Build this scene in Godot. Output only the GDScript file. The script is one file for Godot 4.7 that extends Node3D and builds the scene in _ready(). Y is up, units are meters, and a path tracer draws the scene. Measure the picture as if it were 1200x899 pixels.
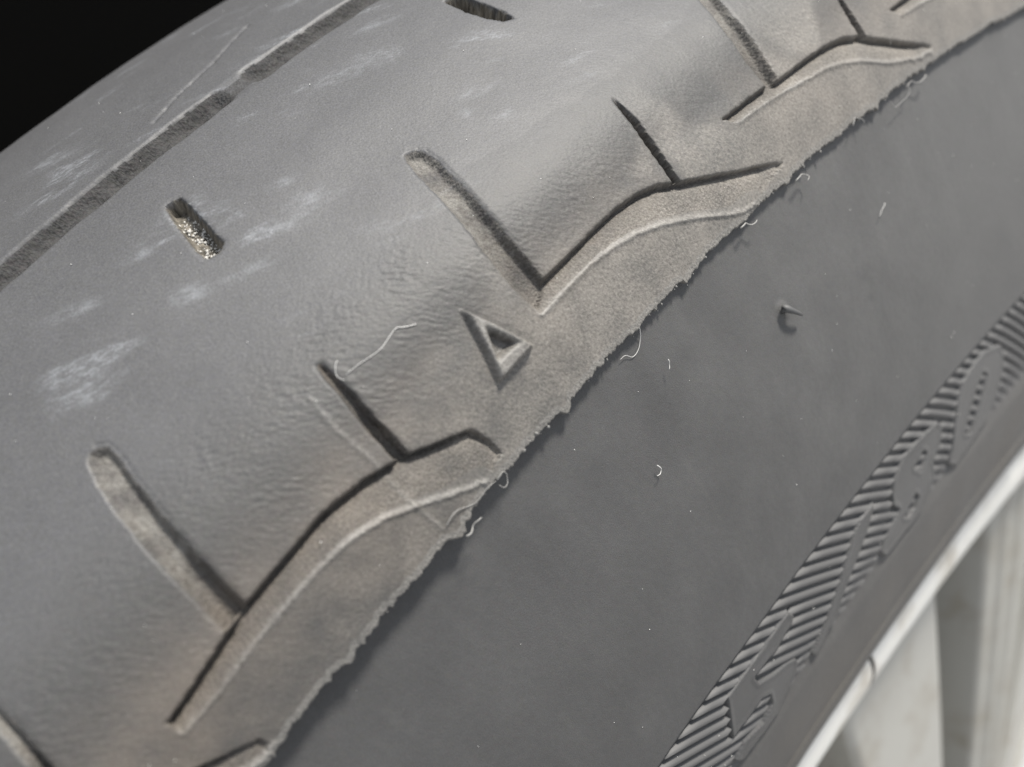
extends Node3D
# A close-up of a worn tyre on a silver rim. Lengths on the tyre are millimetres: u runs round the tyre (measured at
# the crown radius R0), s runs across it from the centre groove outwards over the shoulder and down the sidewall.

const R0 := 312.0
const AXLE := 312.2          # height of the wheel's axis above the ground
const PHI := 0.28865         # where u = 0 stands, turned back from the top of the wheel
const U0 := -82.0
const U1 := 118.0
const DU := 0.18
const S0 := -50.0
const EDGE := 51.6           # where the tread rubber ends in a torn lip
const PITCH := 41.7

const F := {
	"ch0u": [-64.7, 43.4, -61, 45.4, -57.4, 47.2, -55.3, 48.4, -53, 49.7],
	"ch0l": [-65.4, 46.4, -60.7, 48.2, -57, 50.1, -54.8, 51, -52.7, 51],
	"ch1u": [-56.1, 42.7, -52.7, 42.4, -47.9, 41.8, -44.7, 41.4, -40.3, 41.3, -34.8, 41.2, -30.4, 41.9, -26.3, 43.1, -23.3, 44.5, -19.7, 46.1, -19, 48, -18.8, 49.9],
	"ch1l": [-55.9, 44.2, -51.9, 44.3, -46.7, 44, -39.1, 44.1, -35.1, 44.5, -31.6, 45.6, -28.5, 47.2, -25.3, 49, -22, 50.9],
	"ch2u": [-6, 41.7, -3.1, 41.2, 1.2, 41.1, 5.6, 41, 9.1, 41, 12.5, 41.4, 15.1, 42.1, 17.1, 43.2, 21.5, 45, 26.6, 47.1, 33.6, 49.5],
	"ch2l": [-6.3, 43.4, -2.4, 43.3, 1.6, 43.3, 5.5, 43.7, 8.6, 44.3, 12.2, 45.5, 16.8, 47.5, 21.6, 50, 26, 51.2],
	"ch3u": [28.2, 41.4, 32.2, 41.4, 36.2, 41.5, 39.3, 41.9, 42.8, 41.9, 46.7, 41.9, 50.4, 42, 53.6, 42.3, 56.9, 43.2, 60.9, 45, 66.5, 47.3, 72.9, 49.6],
	"ch3l": [29.9, 42.7, 34, 42.9, 39.2, 43.3, 44.6, 43.9, 47.4, 44.1, 51, 44.8, 55.4, 46.1, 60.7, 48.3, 67.1, 49.9, 72.6, 50.4],
	"ch4u": [66.3, 42.8, 71.3, 42.6, 77.9, 42.2, 85.8, 41.5],
	"ch4l": [68.1, 44.1, 74.2, 44.2, 81, 44.3, 88.6, 44.1],
	"g0l": [-63.9, 29.1, -64, 31.7, -64.4, 34.3, -65, 37.3, -65.7, 40.2],
	"g0r": [-62.7, 30.8, -62.7, 32.7, -62.9, 34.7, -63.5, 37.7, -64.3, 41.6],
	"g1l": [-44.5, 22.2, -45.5, 24.8, -46, 27, -46.4, 29.4, -46.8, 31.8, -47.1, 34.9, -47.4, 37.8, -47.9, 41.5],
	"g1r": [-42.8, 22, -42, 22.9, -42.3, 25.1, -42.8, 27.3, -43.3, 29.8, -43.7, 32.2, -44.1, 34.9, -44.4, 37.5, -44.8, 41.6],
	"g2l": [-2.9, 21.8, -3.5, 24.1, -4.1, 26.4, -4.5, 28.8, -5, 31, -5.9, 34.5, -6.3, 37.1, -6.6, 39.6, -6.3, 43],
	"g2r": [-1.4, 21.6, -0.4, 22.8, -0.5, 24.8, -1.1, 27.1, -1.4, 29, -2, 31.4, -2.4, 33.7, -2.7, 36.2, -2.9, 37.8, -3, 41.4],
	"g3l": [41.3, 25.2, 39.7, 29, 38.5, 31.9, 37.7, 34.3, 36.9, 37.8, 36.9, 42.1],
	"g3r": [44.4, 24.9, 42.7, 29.2, 41.3, 32.4, 40.9, 34.6, 40.2, 38.5, 39.5, 42.1],
	"s1l": [-25.6, 31.7, -26.1, 34.1, -26.4, 36.3, -26.9, 39.2, -27.2, 42.8],
	"s1r": [-24.9, 32, -25.1, 34.5, -25.2, 36.8, -25.5, 39.6, -25.7, 43.4],
	"s2l": [18.5, 32, 17.8, 34.9, 17.3, 38.2, 16.9, 40.9, 16.6, 42.9],
	"s2r": [18.8, 32.3, 18.7, 35.5, 18.3, 38.6, 17.8, 41.2, 17.6, 43.4],
	"s3l": [58.8, 35.4, 58, 38.8, 57.2, 41.6, 57.1, 43.5],
	"s3r": [59.6, 35.8, 59.1, 39, 58.6, 41.8, 58.6, 44.1],
	"slot1": [-21.5, 7.1, -20.6, 7, -19.7, 7.4, -19.9, 9.2, -20.4, 11.9, -20.9, 14.1, -21.1, 15.7, -21.9, 16.1, -22.9, 16.1, -23.6, 15.7, -23.4, 14, -22.8, 11.5, -22.3, 9.4],
	"slot2": [19.1, 7.5, 20.4, 7.5, 21.3, 9.1, 21.4, 11.9, 21.6, 14.3, 21.4, 16, 20.2, 15.5, 19.4, 13.8, 18.9, 11],
	"triO": [-12.1, 37.5, -9.1, 44.9, -14.6, 45],
	"triI": [-11.9, 40.5, -10.5, 43.5, -13.3, 43.3],
	"mould": [-28.2, 33.7, -28.7, 37.4, -28.6, 41.8, -28.8, 46.4, -28.4, 50.3],
	"mould2": [-6, 34.6, -5.9, 37.9, -6.2, 40.7, -6.7, 43.6],
	"scr": [-13.2, -6.3, -8.3, -8.1, -2.4, -9.4, 5.6, -13.2],
	"wear": [-67.1, 33.3, -55.1, 29.9, -41, 27.5, -32.1, 26.9, -24.3, 26.7, -14.4, 27, -2.6, 27.3, 11.2, 29.2, 27.7, 30.2, 42.4, 28.2],
	"delta": [-14.2, 95, -11.2, 95, -8, 94.9, -4.5, 95.1, -1.4, 94.9, 1.4, 94.9, 2.3, 95.1, 3.2, 96.5, 2, 97.7, -0.2, 97.7, -2.6, 98.2, -5.6, 97.8, -8.2, 97.7, -7.9, 98.9, -4.8, 100.4, -1.8, 101.4, 0.4, 102.5, 0.7, 103.9, 0, 104.9, -1.7, 105.8, -4.3, 106.5, -6.7, 107.5, -10, 107.4, -13.4, 107.1, -17.1, 106.7, -18.4, 104.8, -15.1, 103.9, -12.6, 104.6, -10.3, 105.4, -7.5, 104.3, -7.3, 102.9, -8.7, 102, -10.6, 101.8, -13.1, 101.8, -15.6, 101.6, -17, 101.6],
	"gamma": [27.8, 95.7, 23.1, 95.7, 20.7, 96.5, 18, 98.3, 15, 100.4, 11.6, 102.3, 8.9, 103.9, 6, 105.2, 4, 106.1, 4.7, 107.2, 6.7, 106.9, 9.7, 105.9, 11.7, 106, 14.6, 103.8, 17.7, 102.2, 21, 100.7, 24.7, 98.8, 27.1, 96.9],
	"beta": [49.7, 95.7, 47.2, 95.5, 42.7, 95, 38, 94.7, 35.5, 95.8, 33.8, 96.6, 32.6, 98.3, 32.3, 100.2, 34, 102, 31.7, 102.7, 29.4, 103.6, 26.9, 105.1, 28.3, 107.2, 34.6, 107.4, 40.2, 107.7, 42.9, 107.4, 45.3, 105.8, 47.5, 104.1, 47.2, 101.4, 49.7, 100.6, 51, 98.8, 51.3, 97.2],
	"betah1": [44, 98, 42.6, 98.4, 40.7, 98.7, 42.5, 100.3, 43.9, 99.5, 44.8, 98.6],
	"betah2": [40, 103.2, 38, 103.8, 35.7, 104.3, 37.4, 105.5, 39.4, 105.2, 40.8, 104.1],
	"alpha": [76.2, 95.5, 69.2, 93.6, 64.4, 93.9, 60, 94.6, 57.4, 97.1, 55.6, 100.1, 54.2, 103.5, 52.7, 105.5, 56, 107.7, 63.5, 107, 71.5, 106.2, 75.3, 103.2, 77.7, 100.6, 77.7, 97.6],
	"alphah": [68.3, 97.3, 65.5, 98.5, 62.7, 100.8, 60, 103.5, 62.6, 104.8, 65.7, 102.3, 68.4, 99.8, 69.7, 98.2],
	"lint1": [-16.3, 35.8, -17.2, 35.3, -17.9, 34.8, -19, 34.9, -20.2, 35.1, -21.4, 35, -22.9, 34.7, -24.6, 34.5],
	"lint2": [-23.9, 33.1, -24.5, 33.4, -25, 34.1, -24.8, 34.9],
	"lint3": [2.8, 51.8, 2.6, 53, 1.6, 53.9, 0.5, 54, -0.3, 53.2, -1.3, 53.1],
	"lint4": [3.6, 56.7, 3.4, 57.3, 2.9, 57.6],
	"lint5": [-5.1, 64.3, -4.9, 65, -5.3, 65.3, -6, 65.1],
	"lint6": [49.4, 62.7, 48.3, 63.2, 47, 63.6],
	"th1": [-27.9, 50.5, -27, 50.2, -26.1, 50.3, -25, 51, -24.3, 51.3, -23.4, 51.2, -22.3, 51.1, -21.1, 51.4],
	"loop1": [-21.1, 51.4, -20.2, 51.2, -19.9, 51.8, -20.4, 52.5, -21.1, 52.4, -21.3, 51.8],
	"th2": [68.7, 52.5, 66.4, 52.8, 64.6, 52, 62.3, 52.3],
	"th3": [63.4, 51.9, 63, 53.1, 61.4, 53.5, 58.5, 53.4, 57.9, 52.2],
	"loop2": [48.2, 51.8, 49.3, 51.2, 50.6, 51.9, 50.5, 52.7],
	"th4": [33.8, 52.3, 35.3, 52.2, 36.4, 52.9, 35.5, 53.3],
	"th5": [22, 51.9, 23.1, 51.9, 24, 52.6, 25, 52.5],
	"th6": [-27.2, 52.8, -26.4, 52.9, -25.6, 52.6, -24.7, 52.7],}

# pale scuffs on the crown: u, s, half axis (u, s), half width
const SCUFFS := [[3.1, 8.0, 3.92, 1.35, 1.05], [9.1, 21.0, 2.43, 0.68, 0.6], [8.5, 25.7, 1.49, 0.41, 0.6], [6.2, 22.4, 0.81, 0.27, 0.6], [-12.1, 18.5, 2.56, 0.94, 1.2], [-16.6, 18.9, 2.16, 0.94, 0.6], [-22.1, 20.0, 2.7, 1.08, 0.6], [-34.5, 9.7, 2.29, 1.22, 0.75], [-27.1, 17.7, 1.49, 0.68, 1.05], [-22.8, -14.4, 2.29, 1.89, 0.9], [11.5, 4.1, 2.84, 0.81, 0.75], [-12.6, 14.8, 1.22, 0.41, 0.6], [-26.9, 10.0, 1.35, 0.68, 0.45]]

var prof_z := PackedFloat32Array()
var prof_r := PackedFloat32Array()
var prof_nz := PackedFloat32Array()
var prof_nr := PackedFloat32Array()
const PROF_S0 := -78.0
const PROF_DS := 0.1

var n_big := FastNoiseLite.new()
var n_mid := FastNoiseLite.new()
var n_fine := FastNoiseLite.new()
var n_grit := FastNoiseLite.new()

# grid of the patch being stamped
var gu := 0
var gs := 0
var g_s0 := 0.0
var g_ds := 0.18
var H := PackedFloat32Array()
var ID := PackedInt32Array()
var W := PackedFloat32Array()    # where a raised edge is painted pale: its highlight along with rubbed wear
var RH := PackedFloat32Array()   # the finished relief of the tread

var wheel: Node3D
var M := {}


func _ready() -> void:
	# ---- camera, sky, sun, exposure
	var cam := Camera3D.new()
	cam.name = "camera"
	cam.transform = Transform3D(Basis(Vector3(0.670903, 0.0, 0.741545), Vector3(0.438594, 0.806334, -0.396812), Vector3(-0.597934, 0.59146, 0.540972)), Vector3(-0.153387, 0.337082 + AXLE * 0.001, 0.09311))
	var lens := CameraAttributesPhysical.new()
	lens.frustum_focal_length = 31.755
	lens.frustum_near = 0.01
	lens.frustum_far = 60.0
	lens.frustum_focus_distance = 0.106
	lens.exposure_aperture = 17.0
	cam.attributes = lens
	cam.fov = 41.4
	cam.near = 0.01
	cam.far = 60.0
	add_child(cam)
	cam.current = true
	var env := Environment.new()
	env.background_mode = Environment.BG_SKY
	var sm := ProceduralSkyMaterial.new()
	sm.sky_top_color = Color(0.90, 0.93, 0.98)
	sm.sky_horizon_color = Color(0.66, 0.66, 0.66)
	sm.sky_curve = 0.2
	sm.ground_bottom_color = Color(0.25, 0.24, 0.23)
	sm.ground_horizon_color = Color(0.35, 0.34, 0.33)
	env.sky = Sky.new()
	env.sky.sky_material = sm
	env.background_energy_multiplier = 0.52
	env.tonemap_mode = Environment.TONE_MAPPER_LINEAR
	env.tonemap_exposure = 2.3
	env.sdfgi_enabled = true
	env.ssao_enabled = true
	env.ssil_enabled = true
	var we := WorldEnvironment.new()
	we.name = "environment"
	we.environment = env
	add_child(we)
	var sun := DirectionalLight3D.new()
	sun.name = "sun"
	sun.light_energy = 1.15
	sun.light_angular_distance = 10.0
	sun.light_color = Color(1.0, 0.98, 0.95)
	sun.shadow_enabled = true
	add_child(sun)
	sun.look_at_from_position(Vector3(0.24, 1.0, 0.06), Vector3.ZERO, Vector3.FORWARD)

	setup_noise()
	setup_profile()
	setup_materials()

	# ---- surroundings
	var gr := MeshInstance3D.new()
	gr.name = "ground"
	var pm := PlaneMesh.new()
	pm.size = Vector2(80, 80)
	gr.mesh = pm
	gr.material_override = M.bounce_ground
	gr.set_meta("kind", "structure")
	add_child(gr)
	arch_liner()

	# ---- the wheel
	wheel = Node3D.new()
	wheel.name = "car_wheel"
	wheel.set_meta("label", "worn grey tyre with shallow shoulder grooves, torn tread edge and silver spoked rim")
	wheel.set_meta("category", "car wheel")
	add_child(wheel)
	tread()
	sidewall()
	rest_of_tyre()
	rim()
	loose_bits()


# ---------------------------------------------------------------- basics

func setup_noise() -> void:
	var k := 0
	for a in [[n_big, 0.035, 3], [n_mid, 0.16, 3], [n_fine, 0.7, 2], [n_grit, 2.2, 2]]:
		var n: FastNoiseLite = a[0]
		n.noise_type = FastNoiseLite.TYPE_SIMPLEX_SMOOTH
		n.seed = 11 + k
		n.frequency = a[1]
		n.fractal_octaves = a[2]
		k += 7


func sm(a: float, b: float, x: float) -> float:
	var t := clampf((x - a) / (b - a), 0.0, 1.0)
	return t * t * (3.0 - 2.0 * t)


func pts(key: String) -> PackedVector2Array:
	var out := PackedVector2Array()
	var a: Array = F[key]
	for i in range(0, a.size(), 2):
		out.append(Vector2(a[i], a[i + 1]))
	return out


func setup_profile() -> void:
	var c: Array[Vector2] = []   # (z, r) of the cross-section
	for a in [[-57, 206], [-62.5, 213], [-66.5, 222], [-67, 232], [-65, 246], [-60, 262], [-55, 275], [-50, 286], [-46.5, 293], [-42, 299.5], [-36.5, 303.8], [-28, 307.6], [-15, 310.8], [0, 312.2], [12, 311.2], [21, 309.2], [28, 307.3], [33, 305.3], [37, 302.4], [41, 298.6], [45.6, 291.0], [49, 285], [55, 273], [60, 261], [63.9, 248.6], [66.2, 238], [67.2, 228], [66.5, 219], [63, 212], [56, 208]]:
		c.append(Vector2(a[0], a[1]))
	var d := PackedVector2Array()
	for i in c.size() - 1:
		var p0: Vector2 = c[maxi(i - 1, 0)]
		if i == 0: p0 = 2 * c[0] - c[1]
		var p3: Vector2 = c[i + 2] if i + 2 < c.size() else 2 * c[-1] - c[-2]
		for t in 40:
			d.append(c[i].cubic_interpolate(c[i + 1], p0, p3, t / 40.0) if false else catmull(p0, c[i], c[i + 1], p3, t / 40.0))
	d.append(c[-1])
	var len := PackedFloat32Array()
	var acc := 0.0
	var zero := 0.0
	for i in d.size():
		if i: acc += d[i].distance_to(d[i - 1])
		len.append(acc)
		if d[i].is_equal_approx(Vector2(0, 312.2)): zero = acc
	var j := 0
	var n := int((acc - zero - PROF_S0) / PROF_DS)
	for i in n:
		var s := PROF_S0 + i * PROF_DS + zero
		s = clampf(s, 0.0, acc - 0.001)
		while j < len.size() - 2 and len[j + 1] < s: j += 1
		while j > 0 and len[j] > s: j -= 1
		var t := (s - len[j]) / maxf(len[j + 1] - len[j], 1e-6)
		var p := d[j].lerp(d[j + 1], t)
		prof_z.append(p.x)
		prof_r.append(p.y)
	for i in n:
		var a := maxi(i - 4, 0)
		var b := mini(i + 4, n - 1)
		var t := Vector2(prof_z[b] - prof_z[a], prof_r[b] - prof_r[a]).normalized()
		prof_nz.append(-t.y)
		prof_nr.append(t.x)


func catmull(a: Vector2, b: Vector2, c: Vector2, d: Vector2, t: float) -> Vector2:
	return 0.5 * (2 * b + (c - a) * t + (2 * a - 5 * b + 4 * c - d) * t * t + (3 * b - a - 3 * c + d) * t * t * t)


func at(u: float, s: float, h: float) -> Vector3:
	var f := clampf((s - PROF_S0) / PROF_DS, 0.0, prof_z.size() - 1.001)
	var i := int(f)
	f -= i
	var z := lerpf(prof_z[i], prof_z[i + 1], f) + prof_nz[i] * h
	var r := lerpf(prof_r[i], prof_r[i + 1], f) + prof_nr[i] * h
	var th := u / R0 - PHI
	return Vector3(r * sin(th), r * cos(th) + AXLE, z) * 0.001


func out_of(u: float, s: float) -> Vector3:
	return (at(u, s, 1.0) - at(u, s, 0.0)).normalized()


func normal_tex(kind: int, freq: float, oct: int, bump: float, sd: int, ridged := false) -> NoiseTexture2D:
	var n := FastNoiseLite.new()
	n.noise_type = kind
	n.frequency = freq
	n.fractal_octaves = oct
	n.seed = sd
	if ridged: n.fractal_type = FastNoiseLite.FRACTAL_RIDGED
	var t := NoiseTexture2D.new()
	t.width = 1024
	t.height = 1024
	t.seamless = true
	t.noise = n
	t.as_normal_map = true
	t.bump_strength = bump
	return t


func grey_tex(freq: float, oct: int, sd: int, lo: float, hi: float) -> NoiseTexture2D:
	var n := FastNoiseLite.new()
	n.noise_type = FastNoiseLite.TYPE_SIMPLEX_SMOOTH
	n.frequency = freq
	n.fractal_octaves = oct
	n.seed = sd
	var t := NoiseTexture2D.new()
	t.width = 1024
	t.height = 1024
	t.seamless = true
	t.noise = n
	var g := Gradient.new()
	g.set_color(0, Color(lo, lo, lo))
	g.set_color(1, Color(hi, hi, hi))
	t.color_ramp = g
	return t


func rubber(rough: float, normal: Texture2D, amount: float, spec := 0.5, alb: Texture2D = null) -> StandardMaterial3D:
	var m := StandardMaterial3D.new()
	m.vertex_color_use_as_albedo = true
	m.roughness = rough
	m.metallic_specular = spec
	if alb: m.albedo_texture = alb
	if normal:
		m.normal_enabled = true
		m.normal_texture = normal
		m.normal_scale = amount
	return m


func plain(c: Color, rough: float, metal := 0.0) -> StandardMaterial3D:
	var m := StandardMaterial3D.new()
	m.albedo_color = c.linear_to_srgb()
	m.roughness = rough
	m.metallic = metal
	return m


func setup_materials() -> void:
	var grain := normal_tex(FastNoiseLite.TYPE_SIMPLEX_SMOOTH, 0.05, 4, 5.0, 3)
	var wrinkle := normal_tex(FastNoiseLite.TYPE_SIMPLEX_SMOOTH, 0.03, 3, 8.0, 5)
	var pebble := normal_tex(FastNoiseLite.TYPE_CELLULAR, 0.06, 2, 5.0, 9)
	var speck := grey_tex(0.08, 4, 21, 0.72, 1.0)
	var coarse := grey_tex(0.06, 5, 22, 0.72, 1.0)
	M.crown = rubber(0.55, grain, 0.12, 0.45, speck)
	M.shoulder = rubber(0.58, wrinkle, 0.17, 0.45, coarse)
	M.groove = rubber(0.8, pebble, 0.8, 0.35, speck)
	M.lip = rubber(0.75, pebble, 0.7, 0.4, speck)
	M.side = rubber(0.64, grain, 0.25, 0.45, speck)
	M.letter = rubber(0.55, grain, 0.3, 0.45, speck)
	M.rest = rubber(0.6, null, 0.0)
	M.rib = plain(Color(0.072, 0.071, 0.070), 0.68)
	M.bounce_ground = plain(Color(0.05, 0.05, 0.05), 0.95)
	M.bounce_ground.albedo_texture = grey_tex(0.05, 4, 33, 0.5, 0.62)  # unseen ground, made pale to bounce fill light upward
	M.bounce_ground.albedo_color = Color.WHITE
	M.bounce_ground.uv1_scale = Vector3(40, 40, 1)
	M.liner = plain(Color(0.009, 0.0085, 0.0075), 0.9)
	M.liner.metallic_specular = 0.1
	M.silver = plain(Color.WHITE, 0.4, 0.0)
	grimy(M.silver, Color(0.42, 0.385, 0.32), Color(0.66, 0.645, 0.60), 41)
	M.spoke = plain(Color.WHITE, 0.42, 0.0)
	grimy(M.spoke, Color(0.215, 0.2, 0.165), Color(0.285, 0.279, 0.255), 43)
	M.disc = plain(Color.WHITE, 0.6, 0.0)
	grimy(M.disc, Color(0.045, 0.032, 0.02), Color(0.125, 0.108, 0.078), 45)
	M.fibre = plain(Color(0.42, 0.415, 0.40), 0.6)
	M.thread = plain(Color(0.2, 0.195, 0.185), 0.5)
	M.crumb = plain(Color(0.15, 0.147, 0.14), 0.8)
	M.speck = plain(Color(0.7, 0.69, 0.66), 0.6)
	M.stub = plain(Color(0.06, 0.06, 0.06), 0.6)
	M.dark = plain(Color(0.02, 0.018, 0.015), 0.8)
	M.sand = plain(Color(0.40, 0.39, 0.365), 0.55)


# paint with patches of brake dust and road grime
func grimy(m: StandardMaterial3D, dirty: Color, clean: Color, sd: int) -> void:
	var n := FastNoiseLite.new()
	n.noise_type = FastNoiseLite.TYPE_SIMPLEX_SMOOTH
	n.frequency = 0.008
	n.fractal_octaves = 5
	n.fractal_gain = 0.6
	n.seed = sd
	var t := NoiseTexture2D.new()
	t.width = 512
	t.height = 512
	t.seamless = true
	t.noise = n
	var g := Gradient.new()
	g.set_color(0, dirty.linear_to_srgb())
	g.set_color(1, clean.linear_to_srgb())
	g.set_offset(0, 0.12)
	g.set_offset(1, 0.5)
	t.color_ramp = g
	m.albedo_texture = t
	m.uv1_triplanar = true
	m.uv1_scale = Vector3(14, 14, 14)


func part(called: String, parent: Node, mesh: Mesh, mat: Material, label := "") -> MeshInstance3D:
	var o := MeshInstance3D.new()
	o.name = numbered(called, parent)
	o.mesh = mesh
	o.material_override = mat
	if label: o.set_meta("label", label)
	parent.add_child(o, true)
	return o


func numbered(called: String, parent: Node) -> String:
	if not parent.has_node(NodePath(called)): return called
	var k := 1
	while parent.has_node(NodePath("%s_%03d" % [called, k])): k += 1
	return "%s_%03d" % [called, k]


# ---------------------------------------------------------------- stamping relief on a (u, s) grid

func seg_dist(p: Vector2, line: PackedVector2Array) -> float:
	var best := 1e9
	for i in line.size() - 1:
		var q := Geometry2D.get_closest_point_to_segment(p, line[i], line[i + 1])
		best = minf(best, p.distance_squared_to(q))
	return sqrt(best)


func box_of(a: PackedVector2Array, grow: float) -> Array:
	var lo := a[0]
	var hi := a[0]
	for p in a:
		lo = lo.min(p)
		hi = hi.max(p)
	return [clampi(int((lo.x - grow - U0) / DU), 0, gu - 1), clampi(int((hi.x + grow - U0) / DU) + 1, 0, gu - 1), clampi(int((lo.y - grow - g_s0) / g_ds), 0, gs - 1), clampi(int((hi.y + grow - g_s0) / g_ds) + 1, 0, gs - 1)]


func cut(k: int, h: float, id: int, show := 0.12) -> void:
	if h < H[k]:
		H[k] = h
		if h < -show: ID[k] = id


# a channel with one steep wall (upper line) whose floor ramps up to the other (lower line)
func channel(up: PackedVector2Array, low: PackedVector2Array, depth: float, id: int) -> void:
	var poly := up.duplicate()
	var rev := low.duplicate()
	rev.reverse()
	poly.append_array(rev)
	var b := box_of(poly, 0.8)
	for i in range(b[0], b[1] + 1):
		for j in range(b[2], b[3] + 1):
			var p := Vector2(U0 + i * DU, g_s0 + j * g_ds)
			var k := i * gs + j
			var q := p + Vector2(n_fine.get_noise_2d(p.x, p.y), n_fine.get_noise_2d(p.y + 50, p.x)) * 0.06
			var du_ := seg_dist(q, up)
			var dl := seg_dist(q, low)
			if Geometry2D.is_point_in_polygon(q, poly):
				var t := du_ / (du_ + dl + 1e-5)
				var de := minf(q.distance_to(up[-1]), q.distance_to(low[-1]))
				var taper := 0.35 + 0.65 * sm(0.0, 6.0, de)
				var floor_ := 0.30 * (1.0 - t) + 0.70 * exp(-du_ / 0.40)
				cut(k, -depth * taper * sm(-0.06, 0.30, du_) * floor_, id)
			else:
				if du_ < 0.35: cut(k, H[k] - 0.10 * (1.0 - du_ / 0.35) * (1.0 - du_ / 0.35), id, 9.0)
			if dl < 0.6 and H[k] > -0.4: H[k] += 0.26 * (1.0 - dl / 0.6) * (1.0 - dl / 0.6)
			if dl < 0.6: W[k] = maxf(W[k], (1.0 - dl / 0.6) * clampf(0.55 + 0.9 * n_mid.get_noise_2d(p.x * 0.5, p.y + 40.0), 0.1, 1.0))


# a trough between two lines that run the same way; depth grows from d0 at the start to d1 at the end
func trough(left: PackedVector2Array, right: PackedVector2Array, d0: float, d1: float, id: int, wl: float, wr: float, rag: float) -> void:
	var poly := left.duplicate()
	var rev := right.duplicate()
	rev.reverse()
	poly.append_array(rev)
	var b := box_of(poly, 0.8)
	var s_a := left[0].y
	var s_b := left[-1].y
	for i in range(b[0], b[1] + 1):
		for j in range(b[2], b[3] + 1):
			var p := Vector2(U0 + i * DU, g_s0 + j * g_ds)
			var k := i * gs + j
			var q := p + Vector2(n_fine.get_noise_2d(p.x, p.y), n_fine.get_noise_2d(p.y + 50, p.x)) * rag * 0.3 * (1.0 - 0.75 * sm(30.0, 40.0, p.y)) + Vector2(n_mid.get_noise_2d(p.x * 2.2, p.y * 2.2), 0) * rag * 0.7
			if not Geometry2D.is_point_in_polygon(q, poly):
				var dr0 := seg_dist(q, right)
				if dr0 < 0.4: cut(k, H[k] - 0.14 * (1.0 - dr0 / 0.4) * (1.0 - dr0 / 0.4), id, 9.0)
				continue
			var dl := seg_dist(q, left)
			var dr := seg_dist(q, right)
			var dh := seg_dist(q, PackedVector2Array([left[0], right[0]]))
			var depth := lerpf(d0, d1, sm(s_a, s_b, p.y))
			var lumps := 1.0 + 0.10 * n_mid.get_noise_2d(p.x, p.y) + 0.05 * n_grit.get_noise_2d(p.x, p.y)
			cut(k, -depth * lumps * sm(0.0, wl, dl) * sm(0.0, wr, dr) * sm(0.0, 0.9, dh + 0.15), id)


func slot(poly: PackedVector2Array, depth: float, id: int) -> void:
	var ring := poly.duplicate()
	ring.append(poly[0])
	var b := box_of(poly, 0.6)
	for i in range(b[0], b[1] + 1):
		for j in range(b[2], b[3] + 1):
			var p := Vector2(U0 + i * DU, g_s0 + j * g_ds)
			var k := i * gs + j
			var q := p + Vector2(n_fine.get_noise_2d(p.x, p.y), n_fine.get_noise_2d(p.y + 50, p.x)) * 0.05
			var d := seg_dist(q, ring)
			if Geometry2D.is_point_in_polygon(q, poly):
				cut(k, -depth * sm(0.0, 0.38, d) * (0.9 + 0.2 * n_mid.get_noise_2d(p.x * 2.0, p.y * 2.0)), id)
			elif d < 0.4:
				cut(k, H[k] - 0.12 * (1.0 - d / 0.4) * (1.0 - d / 0.4), id, 9.0)


func bead(line: PackedVector2Array, height: float, w: float) -> void:
	var b := box_of(line, w)
	for i in range(b[0], b[1] + 1):
		for j in range(b[2], b[3] + 1):
			var p := Vector2(U0 + i * DU, g_s0 + j * g_ds)
			var d := seg_dist(p, line)
			if d < w:
				var t := 1.0 - d / w
				if height > 0.0: W[i * gs + j] = t * 0.4
				H[i * gs + j] += height * t * t * (0.7 + 0.6 * n_mid.get_noise_2d(p.x * 4, p.y * 4))


# a moulded outline triangle standing proud of the shoulder
func triangle_mark(id: int) -> void:
	var o := pts("triO")
	var n := pts("triI")
	var ro := o.duplicate()
	ro.append(o[0])
	var rn := n.duplicate()
	rn.append(n[0])
	var b := box_of(o, 1.2)
	for i in range(b[0], b[1] + 1):
		for j in range(b[2], b[3] + 1):
			var p := Vector2(U0 + i * DU, g_s0 + j * g_ds)
			var k := i * gs + j
			var d := seg_dist(p, ro)
			if Geometry2D.is_point_in_polygon(p, o):
				var h := 1.0 * sm(-0.05, 0.42, d)
				var di := seg_dist(p, rn)
				if Geometry2D.is_point_in_polygon(p, n): h *= 1.0 - 1.15 * sm(-0.15, 0.4, di)
				else: h *= 1.0 - 0.2 * (1.0 - sm(0.0, 0.25, di))
				H[k] += h
				W[k] = h * 0.75
				ID[k] = id
			elif d < 0.7:
				H[k] -= 0.07 * (1.0 - d / 0.7)


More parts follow.
